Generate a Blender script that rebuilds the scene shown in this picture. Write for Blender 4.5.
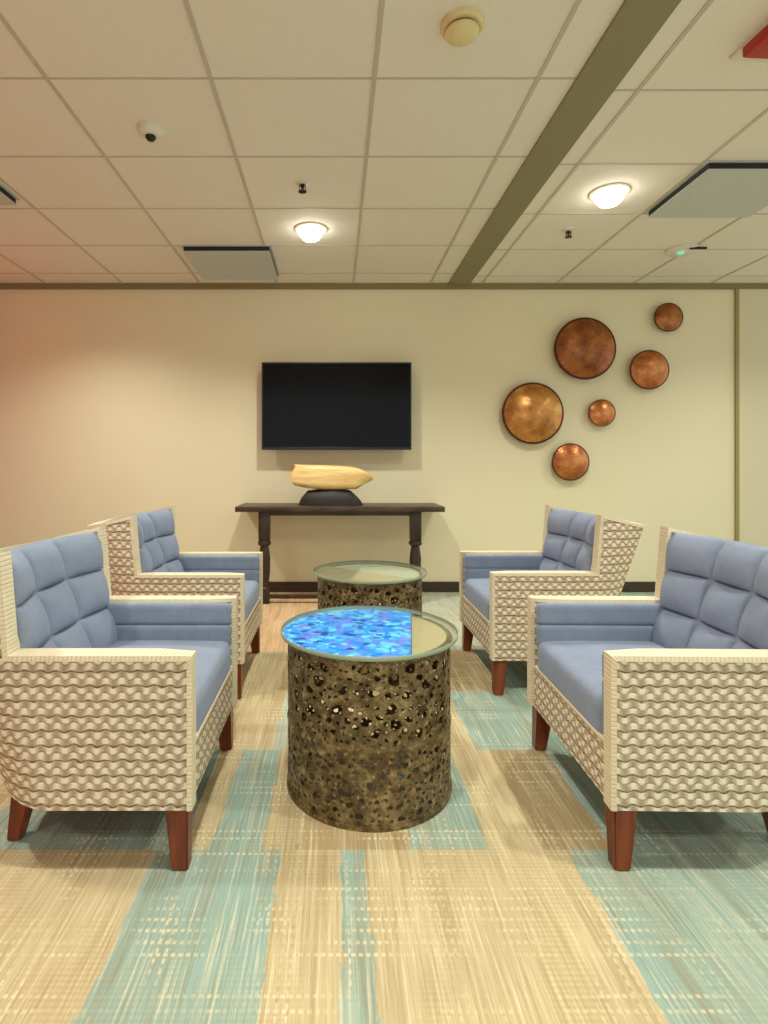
import bpy, bmesh, math, random
from mathutils import Vector, Matrix, noise

PI = math.pi
random.seed(7)
C = bpy.context.scene.collection
for o in list(bpy.data.objects):
    bpy.data.objects.remove(o)

# ------------------------------------------------------------------ camera
CAMZ = 1.01
F = 560.0                                   # focal length in pixels of a 768x1024 frame
cam = bpy.data.cameras.new('camera')
cam.sensor_fit = 'VERTICAL'
cam.sensor_height = 36.0
cam.lens = F / 1024 * 36.0
cam.shift_x = (384 - 335) / 1024
cam.shift_y = -(512 - 465) / 1024
cam.clip_start = 0.05
camo = bpy.data.objects.new('camera', cam)
camo.location = (0, 0, CAMZ)
camo.rotation_euler = (PI / 2, 0, 0)
C.objects.link(camo)
bpy.context.scene.camera = camo

# ------------------------------------------------------------------ world, exposure
sc = bpy.context.scene
w = bpy.data.worlds.new('world')
sc.world = w
w.use_nodes = True
WB = w.node_tree.nodes['Background']
WB.inputs[0].default_value = (0.97, 1.0, 0.985, 1)
WB.inputs[1].default_value = 0.78
sc.view_settings.view_transform = 'Standard'
sc.view_settings.look = 'None'
sc.view_settings.gamma = 1.0
sc.view_settings.use_curve_mapping = False
sc.view_settings.exposure = 0.25

CEIL = CAMZ + 1.442
WALLY = 4.46
LEFTX = -2.80

# ------------------------------------------------------------------ lights of the room
def spot(name, x, y, z, watts, deg, blend, col=(1.0, 0.985, 0.91), size=0.05, parent=None, rx=0.0, ry=0.0):
    l = bpy.data.lights.new(name, 'SPOT')
    l.energy = watts * 1.18
    l.spot_size = math.radians(deg)
    l.spot_blend = blend
    l.color = col
    l.shadow_soft_size = size
    o = bpy.data.objects.new(name, l)
    o.location = (x, y, z)
    o.rotation_euler = (rx, ry, 0)
    C.objects.link(o)
    return o

DOWN = [(-0.147, 3.42), (1.45, 2.96)]                      # the two cans in view
for x, y in DOWN:
    spot('can_light', x, y, CEIL - 0.09, 62, 138, 0.9)
for x, y, p in [(-1.70, 3.42, 58), (3.05, 3.2, 50), (-1.75, 1.5, 66), (-0.15, 1.15, 66), (1.5, 1.05, 66),
                (3.0, 1.2, 50), (0.2, -0.8, 50), (-1.8, -0.6, 46), (1.9, -0.8, 46)]:
    spot('can_light', x, y, CEIL - 0.03, p, 138, 0.9)
spot('added_red_glow_light', LEFTX + 0.42, 3.75, CEIL - 0.03, 15, 100, 0.8, col=(1.0, 0.45, 0.3), ry=math.radians(50))  # added unseen reddish spot that strengthens the red glow at the left

# ------------------------------------------------------------------ node helpers
class M:
    def __init__(s, name):
        s.m = bpy.data.materials.new(name)
        s.m.use_nodes = True
        s.t = s.m.node_tree
        s.n = s.t.nodes
        s.b = s.n['Principled BSDF']
        s.out = s.n['Material Output']
        s._c = {}
    def link(s, a, b):
        s.t.links.new(a, b)
    def _in(s, sock, v):
        if hasattr(v, 'is_output') or isinstance(v, bpy.types.NodeSocket):
            s.link(v, sock)
        else:
            sock.default_value = v
    def math(s, op, a, b=0.0, c=0.0, clamp=False):
        n = s.n.new('ShaderNodeMath')
        n.operation = op
        n.use_clamp = clamp
        s._in(n.inputs[0], a); s._in(n.inputs[1], b)
        if len(n.inputs) > 2: s._in(n.inputs[2], c)
        return n.outputs[0]
    def add(s, a, b): return s.math('ADD', a, b)
    def sub(s, a, b): return s.math('SUBTRACT', a, b)
    def mul(s, a, b): return s.math('MULTIPLY', a, b)
    def sin(s, a): return s.math('SINE', a)
    def frac(s, a): return s.math('FRACT', a)
    def floor(s, a): return s.math('FLOOR', a)
    def step(s, a, lo, hi):                                  # smoothstep of a between lo and hi
        n = s.n.new('ShaderNodeMapRange')
        n.interpolation_type = 'SMOOTHSTEP'
        s._in(n.inputs[0], a)
        n.inputs[1].default_value = lo; n.inputs[2].default_value = hi
        return n.outputs[0]
    def band(s, a, lo, hi):                                  # 1 where lo < a < hi
        return s.mul(s.math('GREATER_THAN', a, lo), s.math('LESS_THAN', a, hi))
    def mix(s, f, a, b, mode='MIX'):
        n = s.n.new('ShaderNodeMix')
        n.data_type = 'RGBA'
        n.blend_type = mode
        s._in(n.inputs[0], f)
        s._in(n.inputs[6], a if not isinstance(a, tuple) else rgba(a))
        s._in(n.inputs[7], b if not isinstance(b, tuple) else rgba(b))
        return n.outputs[2]
    def coord(s, kind='Object'):
        if 'tc' not in s._c:
            s._c['tc'] = s.n.new('ShaderNodeTexCoord')
        return s._c['tc'].outputs[kind]
    def xyz(s, v):
        n = s.n.new('ShaderNodeSeparateXYZ')
        s.link(v, n.inputs[0])
        return n.outputs
    def vec(s, x, y, z=0.0):
        n = s.n.new('ShaderNodeCombineXYZ')
        s._in(n.inputs[0], x); s._in(n.inputs[1], y); s._in(n.inputs[2], z)
        return n.outputs[0]
    def scale(s, v, sx, sy, sz):
        n = s.n.new('ShaderNodeMapping')
        s.link(v, n.inputs[0])
        n.inputs['Scale'].default_value = (sx, sy, sz)
        return n.outputs[0]
    def noise(s, v, sc_=5.0, det=2.0, rough=0.5):
        n = s.n.new('ShaderNodeTexNoise')
        s.link(v, n.inputs['Vector'])
        n.inputs['Scale'].default_value = sc_
        n.inputs['Detail'].default_value = det
        n.inputs['Roughness'].default_value = rough
        return n.outputs[0]
    def white(s, v, out='Value'):
        n = s.n.new('ShaderNodeTexWhiteNoise')
        s.link(v, n.inputs['Vector'])
        return n.outputs[out]
    def voronoi(s, v, sc_, feature='F1', rnd=1.0):
        n = s.n.new('ShaderNodeTexVoronoi')
        n.feature = feature
        s.link(v, n.inputs['Vector'])
        n.inputs['Scale'].default_value = sc_
        n.inputs['Randomness'].default_value = rnd
        return n.outputs
    def ramp(s, f, stops, interp='LINEAR'):
        n = s.n.new('ShaderNodeValToRGB')
        n.color_ramp.interpolation = interp
        e = n.color_ramp.elements
        while len(e) < len(stops): e.new(0.5)
        for k, (p, c) in enumerate(stops):
            e[k].position = p
            e[k].color = rgba(c)
        s._in(n.inputs[0], f)
        return n.outputs[0]
    def bump(s, h, strength=0.5, dist=0.01):
        n = s.n.new('ShaderNodeBump')
        n.inputs['Strength'].default_value = strength
        n.inputs['Distance'].default_value = dist
        s.link(h, n.inputs['Height'])
        s.link(n.outputs[0], s.b.inputs['Normal'])
    def col(s, c):
        s._in(s.b.inputs['Base Color'], rgba(c) if isinstance(c, tuple) else c)
        return s
    def set(s, rough=0.6, metal=0.0, spec=None, coat=None):
        s.b.inputs['Roughness'].default_value = rough
        s.b.inputs['Metallic'].default_value = metal
        if spec is not None: s.b.inputs['Specular IOR Level'].default_value = spec
        if coat is not None:
            s.b.inputs['Coat Weight'].default_value = coat
            s.b.inputs['Coat Roughness'].default_value = 0.05
        return s

def lin(c):
    return c / 12.92 if c <= 0.04045 else ((c + 0.055) / 1.055) ** 2.4
def S(r, g, b):                                              # sRGB 0-255 to linear
    return (lin(r / 255), lin(g / 255), lin(b / 255))
def rgba(c):
    return (c[0], c[1], c[2], 1.0) if len(c) == 3 else c

# ------------------------------------------------------------------ materials
def plain(name, c, rough=0.6, metal=0.0, nsc=30, amt=0.06, **k):
    m = M(name)
    n = m.noise(m.coord(), nsc, 3)
    d = tuple(x * (1 - amt) for x in c); l = tuple(min(1, x * (1 + amt)) for x in c)
    m.col(m.mix(n, d, l)).set(rough, metal, **k)
    return m.m

def wall_mat(name, c):
    m = M(name)
    v = m.coord()
    n1 = m.noise(v, 1.2, 3)
    m.col(m.mix(n1, tuple(x * 0.965 for x in c), tuple(min(1, x * 1.03) for x in c))).set(0.72, spec=0.3)
    m.bump(m.noise(v, 220, 2), 0.12, 0.002)
    return m.m

mat_wall = wall_mat('cream_paint', S(234, 226, 190))
mat_wall_right = wall_mat('pale_khaki_paint', S(222, 214, 180))
mat_red_wall = wall_mat('red_paint', (0.55, 0.07, 0.035))
mat_olive = wall_mat('olive_paint', S(142, 136, 104))
mat_crown = wall_mat('olive_brown_paint', S(138, 127, 88))
mat_base = plain('dark_brown_vinyl', S(58, 44, 26), 0.45)
mat_seam = plain('khaki_trim_paint', S(158, 144, 88), 0.5)
mat_white = plain('white_plastic', S(226, 220, 200), 0.4)
mat_ivory = plain('ivory_plastic', S(224, 208, 150), 0.4)
mat_black = plain('black_gap', S(24, 24, 20), 0.6)
mat_plaque = plain('grey_enamel', S(190, 196, 192), 0.45)
mat_red = plain('red_plastic', S(170, 22, 12), 0.35)
mat_chrome = plain('dark_steel', S(70, 62, 60), 0.35, 0.8)

def ceiling_mat():
    m = M('mineral_fibre_tile')
    v = m.coord()
    n = m.noise(v, 140, 3, 0.7)
    big = m.noise(v, 1.1, 2)
    p = m.step(m.noise(v, 260, 1), 0.56, 0.64)
    c = m.mix(big, S(232, 226, 212), S(238, 233, 220))
    c = m.mix(m.mul(p, 0.18), c, S(196, 186, 160))
    m.col(c).set(0.85, spec=0.2)
    m.bump(n, 0.25, 0.003)
    return m.m
mat_ceil = ceiling_mat()
mat_grid = plain('grid_enamel', S(196, 188, 170), 0.5)

def carpet_mat():
    m = M('striped_carpet')
    x, y, z = m.xyz(m.coord())[:3]
    sand = S(200, 184, 143); tan = S(172, 153, 114); tealc = S(148, 178, 166); pale = S(184, 196, 176); rosy = S(216, 178, 136)
    # rows of carpet planks; each row has its own run of colours across the room
    rows = [
        (1.47, [(-9, sand), (-1.05, tan), (-0.86, sand), (-0.478, tealc), (-0.148, sand), (0.012, tealc), (0.072, sand), (0.60, tealc), (1.25, sand), (1.8, tealc)]),
        (1.985, [(-9, tan), (-1.1, sand), (-0.98, tealc), (-0.42, sand), (-0.335, tealc), (-0.20, sand), (-0.1, tan), (0.2, tealc), (0.40, sand), (0.54, tan), (0.72, tealc), (1.3, sand)]),
        (2.50, [(-9, tealc), (-1.2, sand), (-0.55, tan), (-0.42, sand), (-0.22, pale), (-0.12, sand), (0.15, tan), (0.30, sand), (0.50, tealc), (0.84, sand), (1.3, tan)]),
        (3.05, [(-9, sand), (-0.9, tealc), (-0.5, sand), (-0.25, tan), (0.1, sand), (0.42, tan), (0.74, tealc), (1.35, sand)]),
        (99, [(-9, tealc), (-1.3, sand), (-0.9, pale), (-0.62, rosy), (-0.1, sand), (0.32, pale), (1.2, sand), (1.7, tealc)]),
    ]
    wob = m.add(m.mul(m.sub(m.noise(m.scale(m.coord(), 1, 1, 1), 9, 2), 0.5), 0.02), m.mul(m.sub(m.noise(m.vec(m.mul(x, 60), m.mul(y, 9), 2.0), 1.0, 3, 0.8), 0.5), 0.05))
    xs = m.add(x, wob)
    f = m.math('DIVIDE', m.add(xs, 2.0), 4.0, clamp=True)
    res = None
    ylo = None
    for yhi, cols in rows:
        st = [(max(0.0, (a + 2.0) / 4.0), c) for a, c in cols]
        cc = m.ramp(f, st, 'CONSTANT')
        if res is None: res = cc
        else: res = m.mix(m.math('GREATER_THAN', y, ylo), res, cc)
        ylo = yhi
    # yarn streaks running away from the camera
    st = m.noise(m.vec(m.mul(x, 130), m.mul(y, 3.0), 0), 1.0, 4, 0.75)
    st2 = m.noise(m.vec(m.mul(x, 26), m.mul(y, 0.8), 4.0), 1.0, 2, 0.6)
    res = m.mix(m.mul(m.step(st, 0.5, 0.72), 0.7), res, S(240, 228, 190))
    res = m.mix(m.mul(m.step(st, 0.52, 0.28), 0.6), res, S(146, 124, 84))
    res = m.mix(m.mul(m.step(st2, 0.58, 0.74), 0.5), res, S(196, 172, 124))
    blk = m.noise(m.vec(m.mul(x, 14), m.add(m.mul(y, 1.1), m.mul(m.white(m.vec(m.floor(m.mul(x, 22)), 5.0)), 6.0)), 6.0), 1.0, 2, 0.5)
    res = m.mix(m.mul(m.step(blk, 0.5, 0.62), 0.40), res, m.mix(0.6, res, S(150, 126, 84)))
    res = m.mix(m.mul(m.step(blk, 0.44, 0.34), 0.16), res, S(232, 214, 176))
    # rows of pale stitches across
    ry = m.mul(y, 1 / 0.030)
    rowid = m.floor(ry)
    on = m.math('GREATER_THAN', m.white(m.vec(rowid, 3.0)), 0.5)
    line = m.mul(m.step(m.math('ABSOLUTE', m.sub(m.frac(ry), 0.5)), 0.22, 0.06), on)
    dots = m.step(m.math('ABSOLUTE', m.sub(m.frac(m.add(m.mul(x, 1 / 0.0155), m.mul(rowid, 0.37))), 0.5)), 0.36, 0.22)
    patch = m.step(m.noise(m.vec(m.mul(x, 7), m.mul(y, 5), 8.0), 1.0, 3), 0.40, 0.66)
    sm = m.mul(m.mul(line, dots), patch)
    # columns of stitches
    cx = m.mul(x, 1 / 0.020)
    cid = m.floor(cx)
    con = m.math('GREATER_THAN', m.white(m.vec(cid, 9.0)), 0.62)
    cl = m.mul(m.step(m.math('ABSOLUTE', m.sub(m.frac(cx), 0.5)), 0.2, 0.08), con)
    cd = m.step(m.math('ABSOLUTE', m.sub(m.frac(m.mul(y, 1 / 0.024)), 0.5)), 0.36, 0.2)
    sm2 = m.mul(m.mul(cl, cd), patch)
    smm = m.math('MAXIMUM', sm, sm2)
    res = m.mix(m.mul(smm, 0.55), res, S(246, 234, 194))
    wv = m.mul(m.add(m.mul(m.sin(m.mul(y, 2 * PI / 0.013)), 0.5), 0.5), m.step(m.noise(m.vec(m.mul(x, 5), m.mul(y, 2.5), 1.0), 1.0, 3), 0.46, 0.6))
    res = m.mix(m.mul(wv, 0.26), res, S(170, 144, 98))
    fine = m.noise(m.coord(), 300, 3, 0.9)
    res = m.mix(m.mul(fine, 0.35), res, m.mix(0.5, res, S(110, 96, 66)))
    m.col(res).set(0.95, spec=0.1)
    m.bump(m.add(m.mul(fine, 0.6), m.add(st, m.mul(smm, 0.6))), 0.5, 0.004)
    return m.m
mat_carpet = carpet_mat()

def wicker_mat(name, dark, mid, light, p=0.0185, q=0.040, wav=0.17):
    m = M(name)
    u, v, _ = m.xyz(m.coord('UV'))[:3]
    nz = m.sub(m.noise(m.vec(m.mul(u, 16), m.mul(v, 45)), 1.0, 2), 0.5)
    ph = m.add(m.mul(u, 2 * PI / q), m.mul(nz, 2.6))
    rw = m.add(m.add(m.mul(v, 1 / p), m.mul(m.sin(ph), wav)), m.mul(nz, 0.55))
    rid = m.floor(rw)
    over = m.add(m.mul(m.sin(m.add(ph, m.mul(rid, PI))), 0.5), 0.5)        # strand passes over or under a stake
    d = m.math('ABSOLUTE', m.sub(m.frac(rw), 0.5))
    alt = m.math('ABSOLUTE', m.sub(m.frac(m.mul(m.floor(m.add(rw, 0.5)), 0.5)), 0.0))   # 0 or .5: every second gap is deeper
    gap = m.mul(m.step(d, 0.30, 0.49), m.add(0.45, m.mul(alt, 1.1)))
    brk = m.noise(m.vec(m.mul(u, 60), m.mul(v, 60), 3.0), 1.0, 2)
    gap = m.mul(gap, m.add(0.55, m.mul(m.step(brk, 0.35, 0.6), 0.45)))
    tint = m.noise(m.vec(m.mul(u, 9), m.mul(v, 50)), 1.0, 3)
    base = m.mix(tint, tuple(a * 0.84 for a in mid), tuple(min(1, a * 1.12) for a in mid))
    c = m.mix(m.mul(m.step(over, 0.45, 0.95), 0.75), base, light)
    c = m.mix(m.mul(m.step(over, 0.4, 0.0), 0.35), c, dark)
    c = m.mix(m.math('MINIMUM', gap, 0.85), c, dark)
    m.col(c).set(0.6, spec=0.3)
    m.bump(m.sub(m.mul(over, 0.6), gap), 0.6, 0.005)
    return m.m
mat_wicker = wicker_mat('woven_wicker', S(92, 74, 46), S(204, 186, 154), S(250, 242, 222))

def trim_mat():
    m = M('cream_wicker_binding')
    u, v, _ = m.xyz(m.coord('UV'))[:3]
    st = m.math('ABSOLUTE', m.sub(m.frac(m.mul(u, 1 / 0.011)), 0.5))
    g = m.step(st, 0.30, 0.5)
    n = m.noise(m.vec(m.mul(u, 60), m.mul(v, 20)), 1.0, 2)
    c = m.mix(n, S(212, 199, 164), S(236, 226, 196))
    m.col(m.mix(m.mul(g, 0.22), c, S(160, 142, 104))).set(0.55)
    m.bump(m.sub(1.0, g), 0.5, 0.003)
    return m.m
mat_trim = trim_mat()

def fabric_mat():
    m = M('blue_chenille')
    v = m.coord()
    n = m.noise(v, 9, 3)
    f = m.noise(v, 500, 2, 0.8)
    n3 = m.noise(v, 45, 3, 0.7)
    c = m.mix(m.add(m.mul(n, 0.6), m.mul(n3, 0.4)), S(90, 105, 127), S(146, 156, 175))
    c = m.mix(m.mul(f, 0.3), c, S(170, 184, 198))
    m.col(c).set(0.85, spec=0.2)
    m.b.inputs['Sheen Weight'].default_value = 0.2
    m.b.inputs['Sheen Tint'].default_value = (0.75, 0.82, 1, 1)
    m.bump(m.add(f, m.mul(n, 0.5)), 0.35, 0.003)
    return m.m
mat_fabric = fabric_mat()

def wood_mat(name, dark, light, rough=0.35, sx=3, sz=30, spec=0.5):
    m = M(name)
    g = m.noise(m.scale(m.coord(), sz, sz, sx), 1.0, 4, 0.6)
    m.col(m.mix(m.step(g, 0.3, 0.7), dark, light)).set(rough, spec=spec)
    m.bump(g, 0.15, 0.002)
    return m.m
mat_leg = wood_mat('red_brown_wood', S(92, 36, 14), S(136, 66, 30), 0.35)
mat_console = wood_mat('dark_walnut', S(44, 32, 24), S(82, 64, 48), 0.4, 30, 4)
mat_console_leg = wood_mat('dark_walnut_leg', S(38, 28, 22), S(64, 46, 36), 0.45)
mat_sculpt = wood_mat('honey_wood', S(232, 190, 112), S(250, 224, 156), 0.4, 34, 5)
mat_stone = plain('black_stone', S(34, 32, 26), 0.6, amt=0.4, nsc=40)

def copper_mat(name, a, b, c3):
    m = M(name)
    v = m.coord()
    n = m.noise(v, 7, 4, 0.65)
    vo = m.voronoi(v, 55)
    c = m.ramp(n, [(0.28, a), (0.52, b), (0.75, c3)])
    c = m.mix(m.mul(m.step(m.noise(v, 26, 3), 0.55, 0.7), 0.4), c, a)
    m.col(c).set(0.30, 0.6)
    m.bump(vo[0], 0.3, 0.003)
    return m.m
mat_copper = copper_mat('hammered_copper', S(98, 54, 26), S(164, 98, 52), S(206, 144, 82))
mat_copper_gold = copper_mat('golden_copper', S(142, 82, 36), S(206, 144, 74), S(240, 196, 120))
mat_copper_rosy = copper_mat('rosy_copper', S(120, 64, 32), S(198, 122, 66), S(240, 178, 112))
mat_rim = plain('dark_copper_rim', S(84, 40, 20), 0.45, 0.6)

def bronze_mat():
    m = M('cast_bronze')
    v = m.coord()
    n = m.noise(v, 22, 4, 0.65)
    n2 = m.noise(v, 70, 3, 0.6)
    c = m.ramp(n, [(0.3, S(58, 44, 28)), (0.5, S(114, 96, 62)), (0.72, S(166, 148, 108))])
    c = m.mix(m.mul(m.step(n2, 0.56, 0.7), 0.6), c, S(196, 176, 132))
    c = m.mix(m.mul(m.step(n2, 0.46, 0.32), 0.6), c, S(66, 48, 26))
    m.col(c).set(0.42, 0.45)
    m.bump(n2, 0.7, 0.007)
    return m.m
mat_bronze = bronze_mat()

def glass_mat():
    m = M('clear_glass')
    tr = m.n.new('ShaderNodeBsdfTransparent'); tr.inputs[0].default_value = (0.96, 0.985, 0.965, 1)
    gl = m.n.new('ShaderNodeBsdfGlossy'); gl.inputs['Roughness'].default_value = 0.03
    geo = m.n.new('ShaderNodeNewGeometry')
    dt = m.n.new('ShaderNodeVectorMath'); dt.operation = 'DOT_PRODUCT'
    m.link(geo.outputs['Normal'], dt.inputs[0]); m.link(geo.outputs['Incoming'], dt.inputs[1])
    ang = m.math('ABSOLUTE', dt.outputs['Value'])
    fr = m.add(0.03, m.mul(0.7, m.math('POWER', m.sub(1.0, ang), 5.0)))
    mx = m.n.new('ShaderNodeMixShader')
    m.link(fr, mx.inputs[0]); m.link(tr.outputs[0], mx.inputs[1]); m.link(gl.outputs[0], mx.inputs[2])
    m.link(mx.outputs[0], m.out.inputs[0])
    return m.m
mat_glass = glass_mat()
mat_glass_edge = plain('green_glass_edge', S(150, 168, 140), 0.15)

def glow_pattern_mat(name, stops, dark, amt=0.8):
    m = M(name)
    v = m.coord()
    vo = m.voronoi(v, 38)
    h = m.white(vo['Position'] if 'Position' in vo else vo[2])
    big = m.noise(v, 9, 2)
    c = m.ramp(m.add(m.mul(h, 0.55), m.mul(m.sub(big, 0.25), 0.9)), stops)
    vb = m.voronoi(m.scale(v, 0.75, 1.0, 1), 26)
    spots = m.mul(m.step(vb[0], 0.36, 0.2), m.step(m.noise(v, 8, 1), 0.44, 0.5))
    c = m.mix(m.mul(spots, amt), c, dark)
    ed = m.voronoi(v, 38, 'DISTANCE_TO_EDGE')
    c = m.mix(m.mul(m.step(ed[0], 0.05, 0.0), 0.35), c, dark)
    m.col(c).set(0.3, coat=0.3)
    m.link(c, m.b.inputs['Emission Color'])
    m.b.inputs['Emission Strength'].default_value = 0.38  # added glow: blue light on the tabletop put into pattern colour and emission
    return m.m
mat_blue_glow = glow_pattern_mat('blue_glow_pattern',
    [(0.1, S(20, 105, 235)), (0.3, S(50, 160, 250)), (0.46, S(130, 225, 255)), (0.55, S(50, 150, 250)), (0.72, S(140, 150, 250)), (0.82, S(40, 130, 245)), (0.92, S(90, 205, 255))], S(14, 50, 140))
mat_milk = plain('frosted_glass', S(222, 228, 200), 0.25, amt=0.05, nsc=12, coat=0.8)
mat_tan_glass_reflection = plain('tan_glass_reflection', S(206, 188, 146), 0.25, amt=0.15, nsc=14, coat=0.8)  # on the near tabletop this tan paints in the reflection on the glass

def screen_mat():
    m = M('black_screen')
    m.col((0.004, 0.004, 0.005)).set(0.12, spec=0.16)
    return m.m
mat_screen = screen_mat()
mat_bezel = plain('black_bezel', S(20, 20, 22), 0.35)

def lamp_mat():
    m = M('lit_lamp')
    m.col((1, 1, 1))
    m.b.inputs['Emission Color'].default_value = (1, 0.95, 0.85, 1)
    m.b.inputs['Emission Strength'].default_value = 14
    return m.m
mat_lamp = lamp_mat()
def led_mat():
    m = M('green_led')
    m.col((0.35, 0.8, 0.6))
    m.b.inputs['Emission Color'].default_value = (0.25, 1.0, 0.65, 1)
    m.b.inputs['Emission Strength'].default_value = 0.25
    return m.m
mat_led = led_mat()

# ------------------------------------------------------------------ mesh helpers
def obj(name, bm, mat, parent=None, smooth=False, angle=None):
    bmesh.ops.recalc_face_normals(bm, faces=bm.faces[:])
    me = bpy.data.meshes.new(name)
    bm.to_mesh(me); bm.free()
    for mm in (mat if isinstance(mat, list) else [mat]): me.materials.append(mm)
    if smooth:
        for p in me.polygons: p.use_smooth = True
        if angle is not None:
            me.set_sharp_from_angle(angle=math.radians(angle))
    o = bpy.data.objects.new(name, me)
    C.objects.link(o)
    if parent is not None: o.parent = parent
    return o

def tag(o, label=None, cat=None, group=None, kind=None):
    if label: o['label'] = label
    if cat: o['category'] = cat
    if group: o['group'] = group
    if kind: o['kind'] = kind
    return o

def thing(name, label, cat, loc=(0, 0, 0), rz=0.0, group=None):
    o = bpy.data.objects.new(name, None)
    o.empty_display_size = 0.1
    o.location = loc; o.rotation_euler = (0, 0, rz)
    C.objects.link(o)
    return tag(o, label, cat, group)

def copy_tree(o, parent=None):
    c = o.copy(); C.objects.link(c)
    if parent is not None: c.parent = parent
    for ch in list(o.children): copy_tree(ch, c)
    return c

def box(bm, x0, x1, y0, y1, z0, z1, bev=0.0, seg=2):
    r = bmesh.ops.create_cube(bm, size=1.0, matrix=Matrix.Translation(((x0 + x1) / 2, (y0 + y1) / 2, (z0 + z1) / 2)) @ Matrix.Diagonal((abs(x1 - x0), abs(y1 - y0), abs(z1 - z0), 1)))
    if bev > 0:
        es = list({e for v in r['verts'] for e in v.link_edges})
        bmesh.ops.bevel(bm, geom=es, offset=bev, segments=seg, affect='EDGES', profile=0.5)

def slab(bm, P, Q, nu, nv, uvf=None):
    """closed slab between two grids of points P(a,b) and Q(a,b), a and b in 0..1"""
    uvl = bm.loops.layers.uv.verify()
    gp = [[bm.verts.new(P(i / nu, j / nv)) for j in range(nv + 1)] for i in range(nu + 1)]
    gq = [[bm.verts.new(Q(i / nu, j / nv)) for j in range(nv + 1)] for i in range(nu + 1)]
    def face(vs, ab):
        try: f = bm.faces.new(vs)
        except ValueError: return
        if uvf:
            for l, (a, b, s) in zip(f.loops, ab): l[uvl].uv = uvf(a, b, s)
    for i in range(nu):
        for j in range(nv):
            ab = [(i / nu, j / nv), ((i + 1) / nu, j / nv), ((i + 1) / nu, (j + 1) / nv), (i / nu, (j + 1) / nv)]
            face([gp[i][j], gp[i + 1][j], gp[i + 1][j + 1], gp[i][j + 1]], [(a, b, 0) for a, b in ab])
            face([gq[i][j + 1], gq[i + 1][j + 1], gq[i + 1][j], gq[i][j]], [(a, b, 0) for a, b in ab[::-1]])
    for i in range(nu):
        for j in (0, nv):
            face([gp[i][j], gp[i + 1][j], gq[i + 1][j], gq[i][j]], [(i / nu, j / nv, 0), ((i + 1) / nu, j / nv, 0), ((i + 1) / nu, j / nv, 1), (i / nu, j / nv, 1)])
    for j in range(nv):
        for i in (0, nu):
            face([gp[i][j], gp[i][j + 1], gq[i][j + 1], gq[i][j]], [(i / nu, j / nv, 0), (i / nu, (j + 1) / nv, 0), (i / nu, (j + 1) / nv, 1), (i / nu, j / nv, 1)])

def rbox(bm, x0, x1, y0, y1, z0, z1, r, n=10, crown=0.0, warp=None):
    """cushion: rounded box with optional crown on top"""
    t = bmesh.new()
    bmesh.ops.create_cube(t, size=2.0)
    bmesh.ops.subdivide_edges(t, edges=t.edges[:], cuts=n, use_grid_fill=True)
    cx, cy, cz = (x0 + x1) / 2, (y0 + y1) / 2, (z0 + z1) / 2
    hx, hy, hz = abs(x1 - x0) / 2, abs(y1 - y0) / 2, abs(z1 - z0) / 2
    r = min(r, hx, hy, hz)
    for v in t.verts:
        c = v.co
        # bunch the grid towards the edges so the rounding is smooth
        p = Vector([math.copysign(1 - (1 - abs(k)) ** 1.6, k) if abs(k) < 1 else k for k in c])
        p = Vector((p.x * hx, p.y * hy, p.z * hz))
        q = Vector((max(-hx + r, min(hx - r, p.x)), max(-hy + r, min(hy - r, p.y)), max(-hz + r, min(hz - r, p.z))))
        d = p - q
        if d.length > 1e-7: p = q + d.normalized() * r
        if crown: p.z += crown * (1 - (p.x / hx) ** 2) * (1 - (p.y / hy) ** 2) * (1 if p.z > 0 else -0.3)
        p += Vector((cx, cy, cz))
        if warp: p = warp(p)
        v.co = p
    me = bpy.data.meshes.new('tmp'); t.to_mesh(me); t.free(); bm.from_mesh(me); bpy.data.meshes.remove(me)

def lathe(bm, prof, seg=64, cap0=False, cap1=False, axis='Z', cx=0, cy=0, cz=0):
    rings = []
    for r, h in prof:
        ring = []
        for k in range(seg):
            a = 2 * PI * k / seg
            p = (cx + r * math.cos(a), cy + r * math.sin(a), cz + h) if axis == 'Z' else (cx + r * math.cos(a), cy - h, cz + r * math.sin(a))
            ring.append(bm.verts.new(p))
        rings.append(ring)
    for a, b in zip(rings, rings[1:]):
        for k in range(seg):
            bm.faces.new([a[k], a[(k + 1) % seg], b[(k + 1) % seg], b[k]])
    if cap0: bm.faces.new(rings[0][::-1])
    if cap1: bm.faces.new(rings[-1])

def taper(bm, top, bot, z1, z0, st, sb, bev=0.004):
    """square leg from (x,y) bot at z0 to top at z1"""
    vs = []
    for (c, s, z) in ((bot, sb, z0), (top, st, z1)):
        for dx, dy in ((-1, -1), (1, -1), (1, 1), (-1, 1)):
            vs.append(bm.verts.new((c[0] + dx * s[0] / 2, c[1] + dy * s[1] / 2, z)))
    fs = [bm.faces.new([vs[0], vs[3], vs[2], vs[1]]), bm.faces.new(vs[4:8])]
    for k in range(4):
        fs.append(bm.faces.new([vs[k], vs[(k + 1) % 4], vs[4 + (k + 1) % 4], vs[4 + k]]))
    es = list({e for f in fs for e in f.edges})
    bmesh.ops.bevel(bm, geom=es, offset=bev, segments=2, affect='EDGES')

def struct(name, bm, mat, **k):
    o = obj(name, bm, mat, **k)
    o['kind'] = 'structure'
    return o

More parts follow.
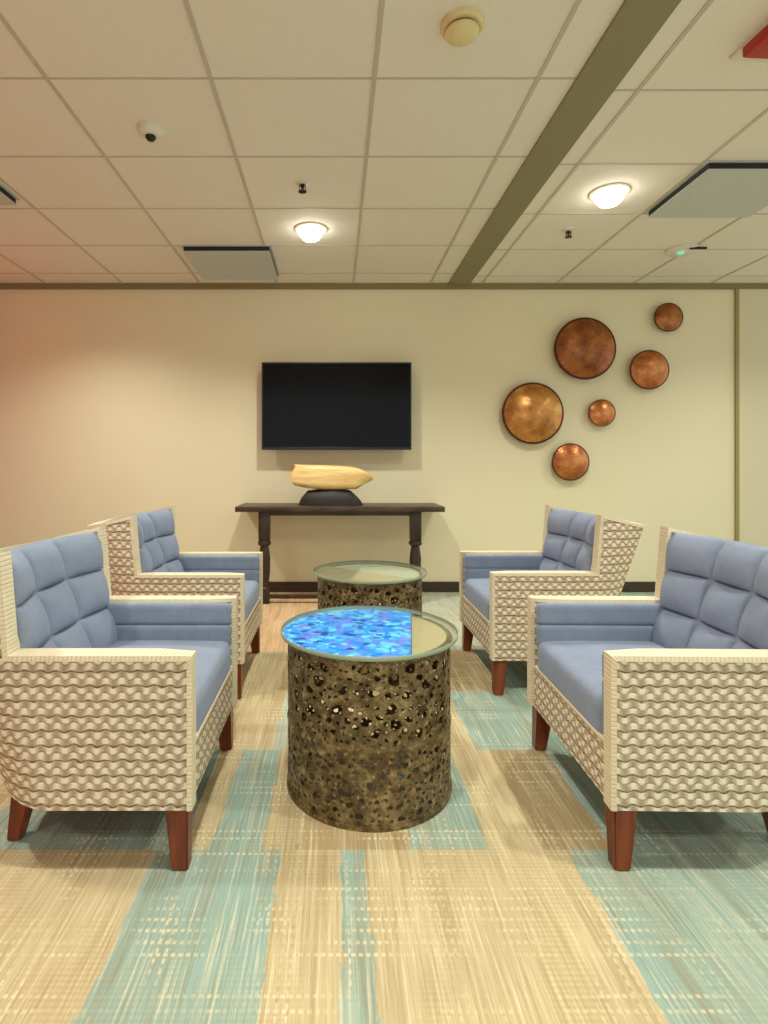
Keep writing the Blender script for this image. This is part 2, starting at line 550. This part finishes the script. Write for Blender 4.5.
# ------------------------------------------------------------------ room shell
RX = 5.2; NY = -2.6
bm = bmesh.new(); box(bm, LEFTX - 0.1, RX, NY, WALLY + 0.1, -0.1, 0.0); struct('floor', bm, mat_carpet)
bm = bmesh.new(); box(bm, LEFTX - 0.1, RX, NY, WALLY + 0.1, CEIL, CEIL + 0.1); ceil = struct('ceiling', bm, mat_ceil)
bm = bmesh.new(); box(bm, LEFTX - 0.1, 3.195, WALLY, WALLY + 0.1, 0, CEIL); struct('wall_back', bm, mat_wall)
bm = bmesh.new(); box(bm, 3.195, RX, WALLY - 0.012, WALLY + 0.1, 0, CEIL); struct('wall_right', bm, mat_wall_right)
bm = bmesh.new(); box(bm, LEFTX - 0.1, LEFTX, NY, WALLY, 0, CEIL); struct('wall_left', bm, mat_red_wall)
bm = bmesh.new(); box(bm, LEFTX, 3.18, WALLY - 0.014, WALLY, 0, 0.082, 0.003); struct('baseboard_back', bm, mat_base)
bm = bmesh.new(); box(bm, 3.21, RX, WALLY - 0.026, WALLY - 0.012, 0, 0.082, 0.003); struct('baseboard_right', bm, mat_base)
bm = bmesh.new(); box(bm, LEFTX, RX, WALLY - 0.022, WALLY - 0.002, CEIL - 0.045, CEIL, 0.003); struct('trim_1', bm, mat_crown)
bm = bmesh.new(); box(bm, 3.18, 3.208, WALLY - 0.02, WALLY, 0, CEIL - 0.045, 0.003); struct('trim_2', bm, mat_seam)
bm = bmesh.new(); box(bm, 0.898, 1.068, NY, WALLY - 0.022, CEIL - 0.012, CEIL, 0.002); struct('trim_3', bm, mat_olive)

# suspended grid
bm = bmesh.new()
GZ0, GZ1 = CEIL - 0.004, CEIL + 0.001
xsl = [0.757 - 0.61 * k for k in range(6)]
for x in xsl: box(bm, x - 0.008, x + 0.008, NY, WALLY, GZ0, GZ1)
for x in (1.166, 1.755, 2.365, 2.975, 3.585): box(bm, x - 0.008, x + 0.008, NY, WALLY, GZ0, GZ1)
y = 2.087
ys = [2.087 + 0.53 * k for k in range(-8, 5)]
for y in ys: box(bm, LEFTX, 0.898, y - 0.004, y + 0.004, GZ0 + 0.001, GZ1)
for k in range(-8, 5):
    y = 2.153 + 0.53 * k
    box(bm, 1.068, RX, y - 0.004, y + 0.004, GZ0 + 0.001, GZ1)
obj('ceiling_grid', bm, mat_grid, ceil)

# ------------------------------------------------------------------ ceiling fixtures
def downlight(x, y, label):
    t = thing('recessed_downlight', label, 'ceiling light', (x, y, CEIL), group='lit ceiling downlights')
    bm = bmesh.new()
    lathe(bm, [(0.100, 0.0), (0.100, -0.006), (0.092, -0.010), (0.078, -0.010), (0.074, 0.0)], 48)
    obj('trim_ring', bm, mat_white, t, True, 40)
    bm = bmesh.new()
    lathe(bm, [(0.072, 0.0), (0.072, -0.022), (0.064, -0.046), (0.046, -0.064), (0.022, -0.074), (0.0005, -0.076)], 32)
    obj('lamp', bm, mat_lamp, t, True)
    return t
downlight(*DOWN[0], 'bright round ceiling downlight above the television, nearer the console table')
downlight(*DOWN[1], 'bright round ceiling downlight right of the olive ceiling strip')

def vent(x0, x1, y0, y1, label):
    cx, cy = (x0 + x1) / 2, (y0 + y1) / 2; a, b = (x1 - x0) / 2, (y1 - y0) / 2
    t = thing('ceiling_vent', label, 'air vent', (cx, cy, CEIL), group='square plaque air vents')
    bm = bmesh.new(); box(bm, -a - 0.012, a + 0.012, -b - 0.012, b + 0.012, -0.005, 0.0, 0.002)
    obj('frame', bm, mat_plaque, t)
    bm = bmesh.new(); box(bm, -a + 0.004, a - 0.004, -b + 0.004, b - 0.004, -0.034, -0.004)
    obj('neck', bm, mat_black, t)
    bm = bmesh.new(); box(bm, -a, a, -b, b, -0.038, -0.034, 0.0015)
    obj('face_panel', bm, mat_plaque, t)
vent(-1.00, -0.43, 3.68, 4.24, 'square plaque air vent in the ceiling left of the television')
vent(1.775, 2.345, 2.66, 3.18, 'large pale square plaque air vent in the ceiling at upper right')
vent(-2.29, -1.72, 2.48, 3.03, 'square plaque air vent cut off by the left edge of the picture')

def sprinkler(x, y, label):
    t = thing('sprinkler_head', label, 'sprinkler', (x, y, CEIL), group='dark fire sprinklers')
    bm = bmesh.new(); lathe(bm, [(0.034, 0.0), (0.034, -0.004), (0.026, -0.009), (0.014, -0.010), (0.0005, -0.010)], 32)
    obj('escutcheon', bm, mat_white, t, True, 40)
    bm = bmesh.new()
    lathe(bm, [(0.011, -0.009), (0.011, -0.022), (0.006, -0.026), (0.006, -0.042), (0.0005, -0.042)], 16)
    box(bm, -0.016, -0.012, -0.003, 0.003, -0.044, -0.012); box(bm, 0.012, 0.016, -0.003, 0.003, -0.044, -0.012)
    obj('frame', bm, mat_chrome, t)
    bm = bmesh.new()
    lathe(bm, [(0.0005, -0.044), (0.020, -0.044), (0.022, -0.0465), (0.0005, -0.0465)], 24)
    obj('deflector', bm, mat_chrome, t)
sprinkler(-0.166, 2.86, 'small dark sprinkler head just in front of the downlight above the television')
sprinkler(1.43, 3.43, 'small dark sprinkler head behind the downlight right of the olive strip')

# small white dome with a dark eye
t = thing('security_camera', 'small white round ceiling camera with a dark lens, at upper left', 'camera', (-0.79, 2.40, CEIL))
bm = bmesh.new(); lathe(bm, [(0.055, 0.0), (0.055, -0.010), (0.050, -0.022), (0.036, -0.032), (0.024, -0.034), (0.0005, -0.034)], 40)
obj('housing', bm, mat_white, t, True, 50)
bm = bmesh.new(); lathe(bm, [(0.022, -0.030), (0.022, -0.040), (0.015, -0.050), (0.0005, -0.054)], 24)
obj('lens', bm, mat_black, t, True)

t = thing('smoke_detector', 'round ivory smoke detector near the top edge, left of the olive strip', 'smoke detector', (0.415, 1.83, CEIL))
bm = bmesh.new(); lathe(bm, [(0.070, 0.0), (0.070, -0.012), (0.064, -0.020), (0.0005, -0.020)], 48)
obj('base', bm, mat_ivory, t, True, 40)
bm = bmesh.new(); lathe(bm, [(0.050, -0.018), (0.050, -0.026), (0.0005, -0.026)], 48)
obj('sensing_gap', bm, mat_black, t, True, 40)
bm = bmesh.new(); lathe(bm, [(0.042, -0.024), (0.054, -0.026), (0.054, -0.034), (0.044, -0.044), (0.026, -0.050), (0.0005, -0.052)], 48)
obj('cover', bm, mat_ivory, t, True, 40)

t = thing('motion_sensor', 'flat white round ceiling sensor with a green light, right of the far sprinkler', 'sensor', (2.32, 3.74, CEIL))
bm = bmesh.new(); lathe(bm, [(0.10, 0.0), (0.10, -0.014), (0.088, -0.022), (0.0005, -0.024)], 48)
obj('housing', bm, mat_white, t, True, 40)
bm = bmesh.new(); box(bm, 0.0, 0.11, -0.085, -0.07, -0.030, -0.016, 0.002); obj('dark_slot', bm, mat_black, t)
bm = bmesh.new(); lathe(bm, [(0.026, -0.018), (0.026, -0.030), (0.016, -0.040), (0.0005, -0.043)], 20, cx=-0.02, cy=-0.01); obj('indicator_light', bm, mat_led, t, True)

t = thing('fire_alarm', 'red fire alarm strobe on a white base, cut off at the top right corner', 'fire alarm', (1.48, 1.86, CEIL), math.radians(4))
bm = bmesh.new(); box(bm, -0.080, 0.11, -0.15, 0.125, -0.012, 0.0, 0.003); obj('base_plate', bm, mat_white, t)
bm = bmesh.new()
box(bm, -0.083, 0.105, -0.15, 0.065, -0.050, -0.011, 0.008, 3); obj('body', bm, mat_red, t, True, 40)
bm = bmesh.new(); rbox(bm, 0.0, 0.07, -0.10, -0.03, -0.078, -0.046, 0.014, 6); obj('strobe_lens', bm, mat_plaque, t, True)

# ------------------------------------------------------------------ armchair
W = 0.64; H = W / 2; T = 0.056
ZB, ZA, ZW = 0.155, 0.533, 0.785             # bottom, arm top, wing top
XW = -0.455                                  # front of the wing
def xb(z): return -(0.515 + 0.175 * max(0.0, (z - ZB)) / 0.58)
def inset(x, z):
    q = max(0.0, 1 - (x - xb(z)) / 0.17)
    return 0.10 * q * q * (1.0 - 0.45 * max(0.0, (z - ZB)) / 0.6)
def xf(z): return XW - 0.02 * max(0, z - ZA) / (ZW - ZA)

def make_armchair():
    t = thing('armchair', 'armchair', 'armchair', (0, 0, 0))
    # woven shell: side panels, back panel, front rail
    bm = bmesh.new()
    for s in (-1, 1):
        def PA(a, b, s=s, d=0.0):
            z = ZB + (ZA - ZB) * b; x = XW * a
            return (x, s * (H - inset(x, z) - d), z)
        slab(bm, PA, lambda a, b: PA(a, b, d=T * (0.66 + 0.34 * min(1, a * 5))), 26, 12, lambda a, b, k: (XW * a + k * 0.07, ZB + (ZA - ZB) * b))
        def PB(a, b, s=s, d=0.0):
            zt = ZW - 0.05 * a
            z = ZB + (zt - ZB) * b
            x = xf(z) + (xb(z) - xf(z)) * a
            return (x, s * (H - inset(x, z) - d), z)
        slab(bm, PB, lambda a, b: PB(a, b, d=T * 0.8), 14, 18, lambda a, b, k: (PB(a, b)[0] + k * 0.07, PB(a, b)[2]))
    def PK(a, b, d=0.0):
        z = ZB + (ZW - 0.05 - ZB) * b
        hw = H - inset(xb(z), z) - 0.004
        y = -hw + 2 * hw * a
        bul = 0.028 * (1 - (y / hw) ** 2)
        return (xb(z) - bul + d, y, z)
    slab(bm, PK, lambda a, b: PK(a, b, 0.055), 20, 16, lambda a, b, k: (PK(a, b)[1], PK(a, b)[2]))
    def PR(a, b, d=0.0):
        return (-0.006 - d, (H - T + 0.01) * (2 * a - 1), ZB + 0.145 * b)
    slab(bm, PR, lambda a, b: PR(a, b, 0.035), 4, 2, lambda a, b, k: (PR(a, b)[1], PR(a, b)[2] + k * 0.03))
    obj('wicker_shell', bm, mat_wicker, t, True, 40)
    # underside
    bm = bmesh.new(); box(bm, -0.50, -0.03, -H + 0.11, H - 0.11, ZB + 0.004, ZB + 0.03); obj('seat_deck', bm, mat_black, t)
    # pale binding along the edges of arms and wings
    for s in (-1, 1):
        bm = bmesh.new()
        uvl = bm.loops.layers.uv.verify()
        pts = [(0.0, ZB + (ZA - ZB) * k / 8) for k in range(9)] + [(XW * k / 10, ZA) for k in range(1, 11)] + \
              [(xf(ZA + (ZW - ZA) * k / 6), ZA + (ZW - ZA) * k / 6) for k in range(1, 7)]
        xt0 = xf(ZW); xt1 = xb(ZW - 0.05)
        pts += [(xt0 + (xt1 - xt0) * k / 6, ZW - 0.05 * k / 6) for k in range(1, 7)]
        rings = []
        L = 0.0; Ls = []
        for k, (x, z) in enumerate(pts):
            a = Vector(pts[max(0, k - 1)]); b = Vector(pts[min(len(pts) - 1, k + 1)]); c = Vector((x, z))
            n = Vector((0, 0))
            if k > 0: d = (c - a).normalized(); n += Vector((d.y, -d.x))
            if k < len(pts) - 1: d = (b - c).normalized(); n += Vector((d.y, -d.x))
            n = n / max(0.3, n.length) if n.length > 0 else Vector((1, 0))
            m_ = 1.3 if n.length > 0 and abs(n.x) > 0.3 and abs(n.y) > 0.3 else 1.0
            if k > 0: L += (c - a).length
            Ls.append(L)
            yo = H - inset(x, z)
            ww = T if x >= XW - 1e-4 and z <= ZA + 1e-4 else T * 0.8
            if x > XW and z <= ZA + 1e-4: ww = T * (0.66 + 0.34 * min(1, x / XW * 5))
            o1 = c + n * 0.005 * m_; i1 = c - n * 0.008 * m_
            r = []
            for (p, yy) in ((o1, yo + 0.002), (i1, yo + 0.0045), (i1, yo - ww - 0.004), (o1, yo - ww - 0.002)):
                r.append(bm.verts.new((p.x, s * yy, p.y)))
            rings.append(r)
        for k in range(len(rings) - 1):
            for q in range(4):
                f = bm.faces.new([rings[k][q], rings[k][(q + 1) % 4], rings[k + 1][(q + 1) % 4], rings[k + 1][q]])
                for l, (kk, qq) in zip(f.loops, ((k, q), (k, q + 1), (k + 1, q + 1), (k + 1, q))): l[uvl].uv = (Ls[kk], qq * 0.03)
        bm.faces.new(rings[0][::-1]); bm.faces.new(rings[-1])
        obj('arm_binding', bm, mat_trim, t, False)
    bm = bmesh.new()
    zt = ZW - 0.05
    def PT(a, b, d=0.0):
        hw = H - inset(xb(zt), zt)
        y = -hw + 2 * hw * a
        bul = 0.028 * (1 - (y / hw) ** 2)
        return (xb(zt) - bul - 0.005 + 0.068 * b, y, zt - 0.006 + 0.014 * b + 0.012 * (1 - d))
    slab(bm, PT, lambda a, b: PT(a, b, 1.0), 20, 2, lambda a, b, k: (PT(a, b)[1], b * 0.03))
    obj('back_binding', bm, mat_trim, t, True, 40)
    bm = bmesh.new(); box(bm, -0.036, 0.0, -H + T - 0.004, H - T + 0.004, ZB + 0.140, ZB + 0.152, 0.004)
    obj('front_binding', bm, mat_trim, t, True, 40)
    # legs
    for s in (-1, 1):
        bm = bmesh.new(); taper(bm, (-0.038, s * (H - 0.038)), (-0.028, s * (H - 0.026)), ZB + 0.004, 0.0, (0.060, 0.058), (0.040, 0.040)); obj('leg', bm, mat_leg, t, True, 30)
        bm = bmesh.new(); taper(bm, (-0.475, s * (H - 0.135)), (-0.507, s * (H - 0.135)), ZB + 0.006, 0.0, (0.058, 0.055), (0.036, 0.036)); obj('leg', bm, mat_leg, t, True, 30)
    # seat cushion
    bm = bmesh.new(); rbox(bm, XW + 0.01, -0.002, -H + T + 0.006, H - T - 0.006, ZB + 0.125, 0.402, 0.032, 14, 0.016)
    obj('seat_cushion', bm, mat_fabric, t, True)
    # inner arm pads, two rolls on each side
    for s in (-1, 1):
        bm = bmesh.new()
        yi = H - T
        for z0, z1 in ((0.452, 0.528), (0.375, 0.456)):
            rbox(bm, XW - 0.02, -0.006, s * (yi + 0.004), s * (yi - 0.026), z0, z1, 0.013, 8)
        obj('arm_pad', bm, mat_fabric, t, True)
        bm = bmesh.new()
        def PWp(a, b, d=0.0, s=s):
            zt = ZW - 0.016 - 0.05 * a
            z = 0.42 + (zt - 0.42) * b
            x = xf(z) - 0.010 + (xb(z) + 0.03 - xf(z)) * a
            return (x, s * (H - inset(x, z) - T * 0.8 + 0.004 - d), z)
        slab(bm, PWp, lambda a, b: PWp(a, b, 0.020), 8, 8)
        obj('wing_pad', bm, mat_fabric, t, True, 50)
    # tufted back cushion
    bm = bmesh.new()
    hw0 = 0.258
    def PC(a, b):
        z = 0.385 + (0.772 - 0.385) * b
        hw = hw0 + 0.018 * b
        y = -hw + 2 * hw * a
        e = abs(y / hw)
        x = -0.415 - 0.135 * b ** 0.9 + (0.012 + 0.066 * b) * e ** 3
        pu = abs(math.sin(PI * 3 * a)) ** 0.42 * abs(math.sin(PI * 3 * b)) ** 0.42
        rim = min(1, (1 - e) * 9) ** 0.5 * min(1, (1 - b) * 9 + 0.05) ** 0.5
        x += 0.036 * pu - 0.014 * (1 - rim)
        return (x, y, z)
    def QC(a, b):
        p = PC(a, b)
        return (min(xb(p[2]) + 0.048, p[0] - 0.01), p[1], p[2] - 0.046 * b ** 3)
    slab(bm, PC, QC, 54, 54)
    obj('back_cushion', bm, mat_fabric, t, True, 70)
    return t

seats = [
    (-0.358, 1.705, 0.0, 'near left blue and woven wicker armchair, cut off by the left edge'),
    (0.694, 1.705, PI - math.radians(1.2), 'near right blue and woven wicker armchair, cut off by the right edge'),
    (-0.398, 2.725, 0.0, 'far left blue and woven wicker armchair, partly hidden behind the near left one'),
    (0.690, 2.765, PI, 'far right blue and woven wicker armchair, behind the near right one'),
]
chair0 = make_armchair()
for k, (x, y, rz, lab) in enumerate(seats):
    c = chair0 if k == 0 else copy_tree(chair0)
    c.location = (x, y, 0); c.rotation_euler = (0, 0, rz)
    tag(c, lab, 'armchair', 'wicker armchairs around the drum tables')

# ------------------------------------------------------------------ drum tables
def make_drum_mesh(R=0.258, h=0.474, nu=460, nv=132, seed=3):
    rnd = random.Random(seed)
    holes = []
    circ = 2 * PI * R
    tries = 0
    while tries < 7000:
        tries += 1
        big = rnd.random()
        a = rnd.uniform(0.014, 0.019) if tries < 150 else (rnd.uniform(0.008, 0.013) if tries < 900 else rnd.uniform(0.0045, 0.0075))
        e = rnd.uniform(0.55, 0.95)
        u = rnd.uniform(0, circ); v = rnd.uniform(0.5 * h if tries < 150 else 0.022, h - 0.022); th = rnd.uniform(-0.9, 0.9)
        if abs(v - h * 0.46) < 0.013 + a * 0.6: continue
        ok = True
        for (u2, v2, a2, e2, t2) in holes:
            du = abs(u - u2); du = min(du, circ - du)
            if math.hypot(du, v - v2) < (a + a2) * 1.0 + 0.004: ok = False; break
        if ok: holes.append((u, v, a, e, th))
    cells = [[True] * nv for _ in range(nu)]
    du_ = circ / nu; dv_ = h / nv
    for (u, v, a, e, th) in holes:
        i0 = int((u - a) / du_) - 1; i1 = int((u + a) / du_) + 1
        j0 = max(0, int((v - a) / dv_) - 1); j1 = min(nv - 1, int((v + a) / dv_) + 1)
        ct, st = math.cos(th), math.sin(th)
        wob = rnd.uniform(0, 6.28)
        for i in range(i0, i1 + 1):
            for j in range(j0, j1 + 1):
                x = (i + 0.5) * du_ - u; y = (j + 0.5) * dv_ - v
                p = (x * ct + y * st) / a; q = (-x * st + y * ct) / (a * e)
                ang = math.atan2(q, p)
                if math.hypot(p, q) < 1.0 + 0.10 * math.sin(3 * ang + wob): cells[i % nu][j] = False
    verts = {}; vl = []; faces = []
    def vid(i, j, k):
        i %= nu
        key = (i, j, k)
        if key not in verts:
            a = 2 * PI * i / nu
            z = j * dv_
            ridge = 0.0025 * math.exp(-((z - h * 0.46) / 0.006) ** 2)
            r = R + ridge - (0.0035 if k else 0.0) + 0.0015 * noise.noise(Vector((math.cos(a) * 6, math.sin(a) * 6, z * 22)))
            verts[key] = len(vl)
            vl.append((r * math.cos(a), r * math.sin(a), z))
        return verts[key]
    for i in range(nu):
        for j in range(nv):
            if not cells[i][j]: continue
            faces.append((vid(i, j, 0), vid(i + 1, j, 0), vid(i + 1, j + 1, 0), vid(i, j + 1, 0)))
            faces.append((vid(i, j + 1, 1), vid(i + 1, j + 1, 1), vid(i + 1, j, 1), vid(i, j, 1)))
            if not cells[(i + 1) % nu][j]: faces.append((vid(i + 1, j, 0), vid(i + 1, j, 1), vid(i + 1, j + 1, 1), vid(i + 1, j + 1, 0)))
            if not cells[(i - 1) % nu][j]: faces.append((vid(i, j + 1, 0), vid(i, j + 1, 1), vid(i, j, 1), vid(i, j, 0)))
            if j == 0 or not cells[i][j - 1]: faces.append((vid(i, j, 0), vid(i, j, 1), vid(i + 1, j, 1), vid(i + 1, j, 0)))
            if j == nv - 1 or not cells[i][j + 1]: faces.append((vid(i + 1, j + 1, 0), vid(i + 1, j + 1, 1), vid(i, j + 1, 1), vid(i, j + 1, 0)))
    me = bpy.data.meshes.new('openwork_drum')
    me.from_pydata(vl, [], faces)
    me.update()
    me.materials.append(mat_bronze)
    return me

drum_me = make_drum_mesh()
def seg_disc(bm, R, z0, z1, keep, n=96):
    """slice of a disc: keep(x) range x0..x1 in local x"""
    x0, x1 = keep
    pts = []
    for k in range(n):
        a = 2 * PI * k / n
        x, y = R * math.cos(a), R * math.sin(a)
        if x0 <= x <= x1: pts.append((x, y, a))
    for xc in (x0, x1):
        if abs(xc) < R:
            yy = math.sqrt(R * R - xc * xc)
            pts += [(xc, yy, math.atan2(yy, xc) % (2 * PI)), (xc, -yy, math.atan2(-yy, xc) % (2 * PI))]
    mx = sum(p[0] for p in pts) / len(pts)
    pts.sort(key=lambda p: math.atan2(p[1], p[0] - mx))
    lo = [bm.verts.new((p[0], p[1], z0)) for p in pts]; hi = [bm.verts.new((p[0], p[1], z1)) for p in pts]
    bm.faces.new(hi); bm.faces.new(lo[::-1])
    for k in range(len(pts)):
        bm.faces.new([lo[k], lo[(k + 1) % len(pts)], hi[(k + 1) % len(pts)], hi[k]])

def drum_table(x, y, rz, label, left_mat, left_name, cut, right_mat=None, right_name=None, rl=0.268):
    t = thing('drum_table', label, 'table', (x, y, 0), rz, 'round bronze drum tables')
    d = bpy.data.objects.new('openwork_drum', drum_me); C.objects.link(d); d.parent = t; d.rotation_euler = (0, 0, 0.0)
    bm = bmesh.new(); lathe(bm, [(0.262, 0.0), (0.262, 0.014), (0.250, 0.014), (0.250, 0.0), (0.262, 0.0)], 96); obj('base_ring', bm, mat_bronze, t, True, 40)
    bm = bmesh.new(); lathe(bm, [(0.261, 0.462), (0.264, 0.468), (0.261, 0.4745), (0.246, 0.4745), (0.246, 0.462), (0.261, 0.462)], 96); obj('top_ring', bm, mat_bronze, t, True, 40)
    bm = bmesh.new(); lathe(bm, [(0.0005, 0.4655), (0.2455, 0.4655), (0.2455, 0.4695), (0.0005, 0.4695)], 64); obj('glow_block_disc', bm, mat_bronze, t)  # added unseen disc that keeps the inlay glow out of the drum
    bm = bmesh.new()
    seg_disc(bm, rl, 0.4748, 0.4762, (-1, cut)); obj(left_name, bm, left_mat, t)
    if right_mat:
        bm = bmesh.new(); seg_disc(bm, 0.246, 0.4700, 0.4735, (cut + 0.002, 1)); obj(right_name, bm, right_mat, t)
    bm = bmesh.new()
    lathe(bm, [(0.0005, 0.4770), (0.2795, 0.4770)], 96)
    lathe(bm, [(0.2795, 0.4885), (0.276, 0.489), (0.0005, 0.489)], 96)
    g = obj('glass_top', bm, mat_glass, t, False)
    bm = bmesh.new()
    lathe(bm, [(0.2795, 0.4755), (0.281, 0.478), (0.281, 0.486), (0.2795, 0.4885)], 96)
    obj('glass_edge', bm, mat_glass_edge, g, True)
    return t
drum_table(0.108, 1.80, -0.134, 'near bronze openwork drum table with a painted bright blue glow pattern under its glass top', mat_blue_glow, 'blue_glow_inlay', 0.135, mat_tan_glass_reflection, 'tan_inlay_reflection', 0.2755)  # blue glow and tan reflection painted as slices under the glass
drum_table(0.172, 2.785, 0.9, 'far bronze openwork drum table with a pale glass top, in front of the console', mat_tan_glass_reflection, 'tan_inlay_reflection', 0.0, mat_milk, 'frosted_inlay')

# ------------------------------------------------------------------ console table
t = thing('console_table', 'long dark wooden console table against the wall under the television', 'table', (0.036, 4.24, 0))
bm = bmesh.new(); box(bm, -0.760, 0.760, -0.195, 0.2195, 0.670, 0.708, 0.005, 2); obj('table_top', bm, mat_console, t, True, 30)
bm = bmesh.new()
box(bm, -0.57, 0.57, -0.150, -0.128, 0.640, 0.672); box(bm, -0.57, 0.57, 0.170, 0.2195, 0.640, 0.672)
obj('apron', bm, mat_console, t)
for lx in (-0.552, 0.552):
    for ly in (-0.142,):
        bm = bmesh.new()
        box(bm, lx - 0.040, lx + 0.040, ly - 0.035, ly + 0.035, 0.46, 0.672, 0.004)
        lathe(bm, [(0.030, 0.46), (0.046, 0.452), (0.049, 0.44), (0.046, 0.428), (0.030, 0.418), (0.033, 0.40), (0.043, 0.33), (0.040, 0.22), (0.030, 0.14), (0.029, 0.12), (0.036, 0.112), (0.036, 0.10)], 28, True, True, cx=lx, cy=ly)
        box(bm, lx - 0.036, lx + 0.036, ly - 0.034, ly + 0.034, 0.0, 0.10, 0.004)
        obj('leg', bm, mat_console_leg, t, True, 35)
for ly in (-0.142,):
    bm = bmesh.new(); box(bm, -0.520, 0.520, ly - 0.018, ly + 0.018, 0.035, 0.062, 0.003); obj('stretcher', bm, mat_console_leg, t)

# sculpture on the console
t = thing('wooden_sculpture', 'pale honey coloured carved wooden sculpture on a black stone base on the console', 'sculpture', (0.0, 4.21, 0.708))
bm = bmesh.new()
N1, N2 = 28, 24
rings = []
for i in range(N1 + 1):
    s = i / N1
    x = -0.275 + 0.485 * s
    hh = (0.092 + 0.03 * math.sin(PI * s)) * (min(1, s * 7) ** 0.5) * (min(1, (1 - s) * 5) ** 0.6) + 0.004
    wd = 0.085 * math.sin(PI * min(max(s, 0.03), 0.97)) ** 0.5 + 0.005
    ring = []
    for k in range(N2):
        a = 2 * PI * k / N2
        yy = wd * math.cos(a); zz = max(0.0, math.sin(a)) ** 0.8 * hh if math.sin(a) > 0 else 0.0
        zz += 0.006 * noise.noise(Vector((x * 14, yy * 14, 2))) if zz > 0.01 else 0
        ring.append(bm.verts.new((x, yy, zz)))
    rings.append(ring)
for a, b in zip(rings, rings[1:]):
    for k in range(N2): bm.faces.new([a[k], a[(k + 1) % N2], b[(k + 1) % N2], b[k]])
bm.faces.new(rings[0][::-1]); bm.faces.new(rings[-1])
obj('stone_base', bm, mat_stone, t, True, 50)
bm = bmesh.new()
prof = [  # x, bottom z, top z, half depth
    (-0.318, 0.215, 0.300, 0.030), (-0.314, 0.190, 0.304, 0.050), (-0.296, 0.150, 0.308, 0.060), (-0.24, 0.138, 0.306, 0.066),
    (-0.16, 0.122, 0.302, 0.072), (-0.05, 0.114, 0.299, 0.075), (0.05, 0.116, 0.296, 0.070), (0.12, 0.120, 0.290, 0.060),
    (0.165, 0.122, 0.280, 0.050), (0.21, 0.150, 0.262, 0.038), (0.25, 0.168, 0.232, 0.024), (0.275, 0.180, 0.205, 0.010)]
rings = []
for (x, zb, zt_, hd) in prof:
    ring = []
    for k in range(20):
        a = 2 * PI * k / 20
        cz, hz = (zb + zt_) / 2, (zt_ - zb) / 2
        ca, sa = math.cos(a), math.sin(a)
        ring.append(bm.verts.new((x + 0.02 * math.sin(3 * sa), math.copysign(abs(ca) ** 0.5, ca) * hd, cz + math.copysign(abs(sa) ** 0.5, sa) * hz + 0.006 * noise.noise(Vector((x * 9, ca * 2, sa * 2))))))
    rings.append(ring)
for a, b in zip(rings, rings[1:]):
    for k in range(20): bm.faces.new([a[k], a[(k + 1) % 20], b[(k + 1) % 20], b[k]])
bm.faces.new(rings[0][::-1]); bm.faces.new(rings[-1])
obj('carved_wood', bm, mat_sculpt, t, True, 50)

# ------------------------------------------------------------------ television
t = thing('television', 'black flat screen television mounted on the wall above the console', 'television', (0.012, WALLY - 0.023, 1.128))
bm = bmesh.new(); box(bm, -0.20, 0.20, -0.045, 0.021, 0.18, 0.50); obj('wall_bracket', bm, mat_chrome, t)
bm = bmesh.new()
box(bm, -0.580, 0.580, -0.094, -0.060, 0.0, 0.678, 0.004); box(bm, -0.38, 0.38, -0.062, -0.044, 0.08, 0.52, 0.006)
obj('housing', bm, mat_bezel, t, True, 30)
bm = bmesh.new()
box(bm, -0.580, 0.580, -0.100, -0.093, 0.666, 0.678, 0.001); box(bm, -0.580, 0.580, -0.100, -0.093, 0.0, 0.020, 0.001)
box(bm, -0.580, -0.569, -0.100, -0.093, 0.02, 0.666, 0.001); box(bm, 0.569, 0.580, -0.100, -0.093, 0.02, 0.666, 0.001)
obj('bezel', bm, mat_bezel, t)
bm = bmesh.new(); box(bm, -0.569, 0.569, -0.097, -0.093, 0.02, 0.666); obj('screen', bm, mat_screen, t)

# ------------------------------------------------------------------ copper wall discs
DS = 4.42 / F
def disc(px, py, pr, mat, label):
    X = (px - 335) * DS; Z = CAMZ + (465 - py) * DS; R = pr * DS
    t = thing('wall_disc', label, 'wall decoration', (X, WALLY, Z), group='copper discs on the wall')
    bm = bmesh.new()
    n = 14
    prof = [(R * 0.62, 0.020 + R * 0.02), (R * 0.97, 0.030 + R * 0.08), (R * 1.0, 0.036 + R * 0.10)]
    dep = R * 0.30
    out = []
    for k in range(n + 1):
        a = k / n
        r = R * (0.93 * (1 - a)) + 0.0006
        out.append((r, 0.036 + R * 0.10 + dep * (1 - (r / R) ** 2)))
    prof2 = prof + [(R * 0.985, 0.041 + R * 0.11)]
    lathe(bm, prof2 + [(out[0][0], out[0][1])], 64, True, False, axis='Y')
    obj('rim', bm, mat_rim, t, True, 50)
    bm = bmesh.new(); lathe(bm, out, 64, False, False, axis='Y'); obj('dome', bm, mat, t, True)
    bm = bmesh.new(); lathe(bm, [(0.014, 0.0), (0.014, 0.026 + R * 0.04)], 16, True, True, axis='Y'); obj('standoff', bm, mat_rim, t)
disc(584, 349, 31.0, mat_copper, 'large dark copper disc, the upper of the two large ones')
disc(668, 317.5, 14.5, mat_copper, 'small dark copper disc, highest and furthest right on the wall')
disc(648.5, 370, 19.8, mat_copper_rosy, 'medium reddish copper disc right of the upper large disc')
disc(532, 413.5, 30.8, mat_copper_gold, 'large golden copper disc, the lower of the two large ones')
disc(601.5, 413, 13.6, mat_copper_rosy, 'smallest rosy copper disc between the large golden disc and the medium right one')
disc(570, 462, 18.8, mat_copper_rosy, 'medium bright orange copper disc, lowest of the six')
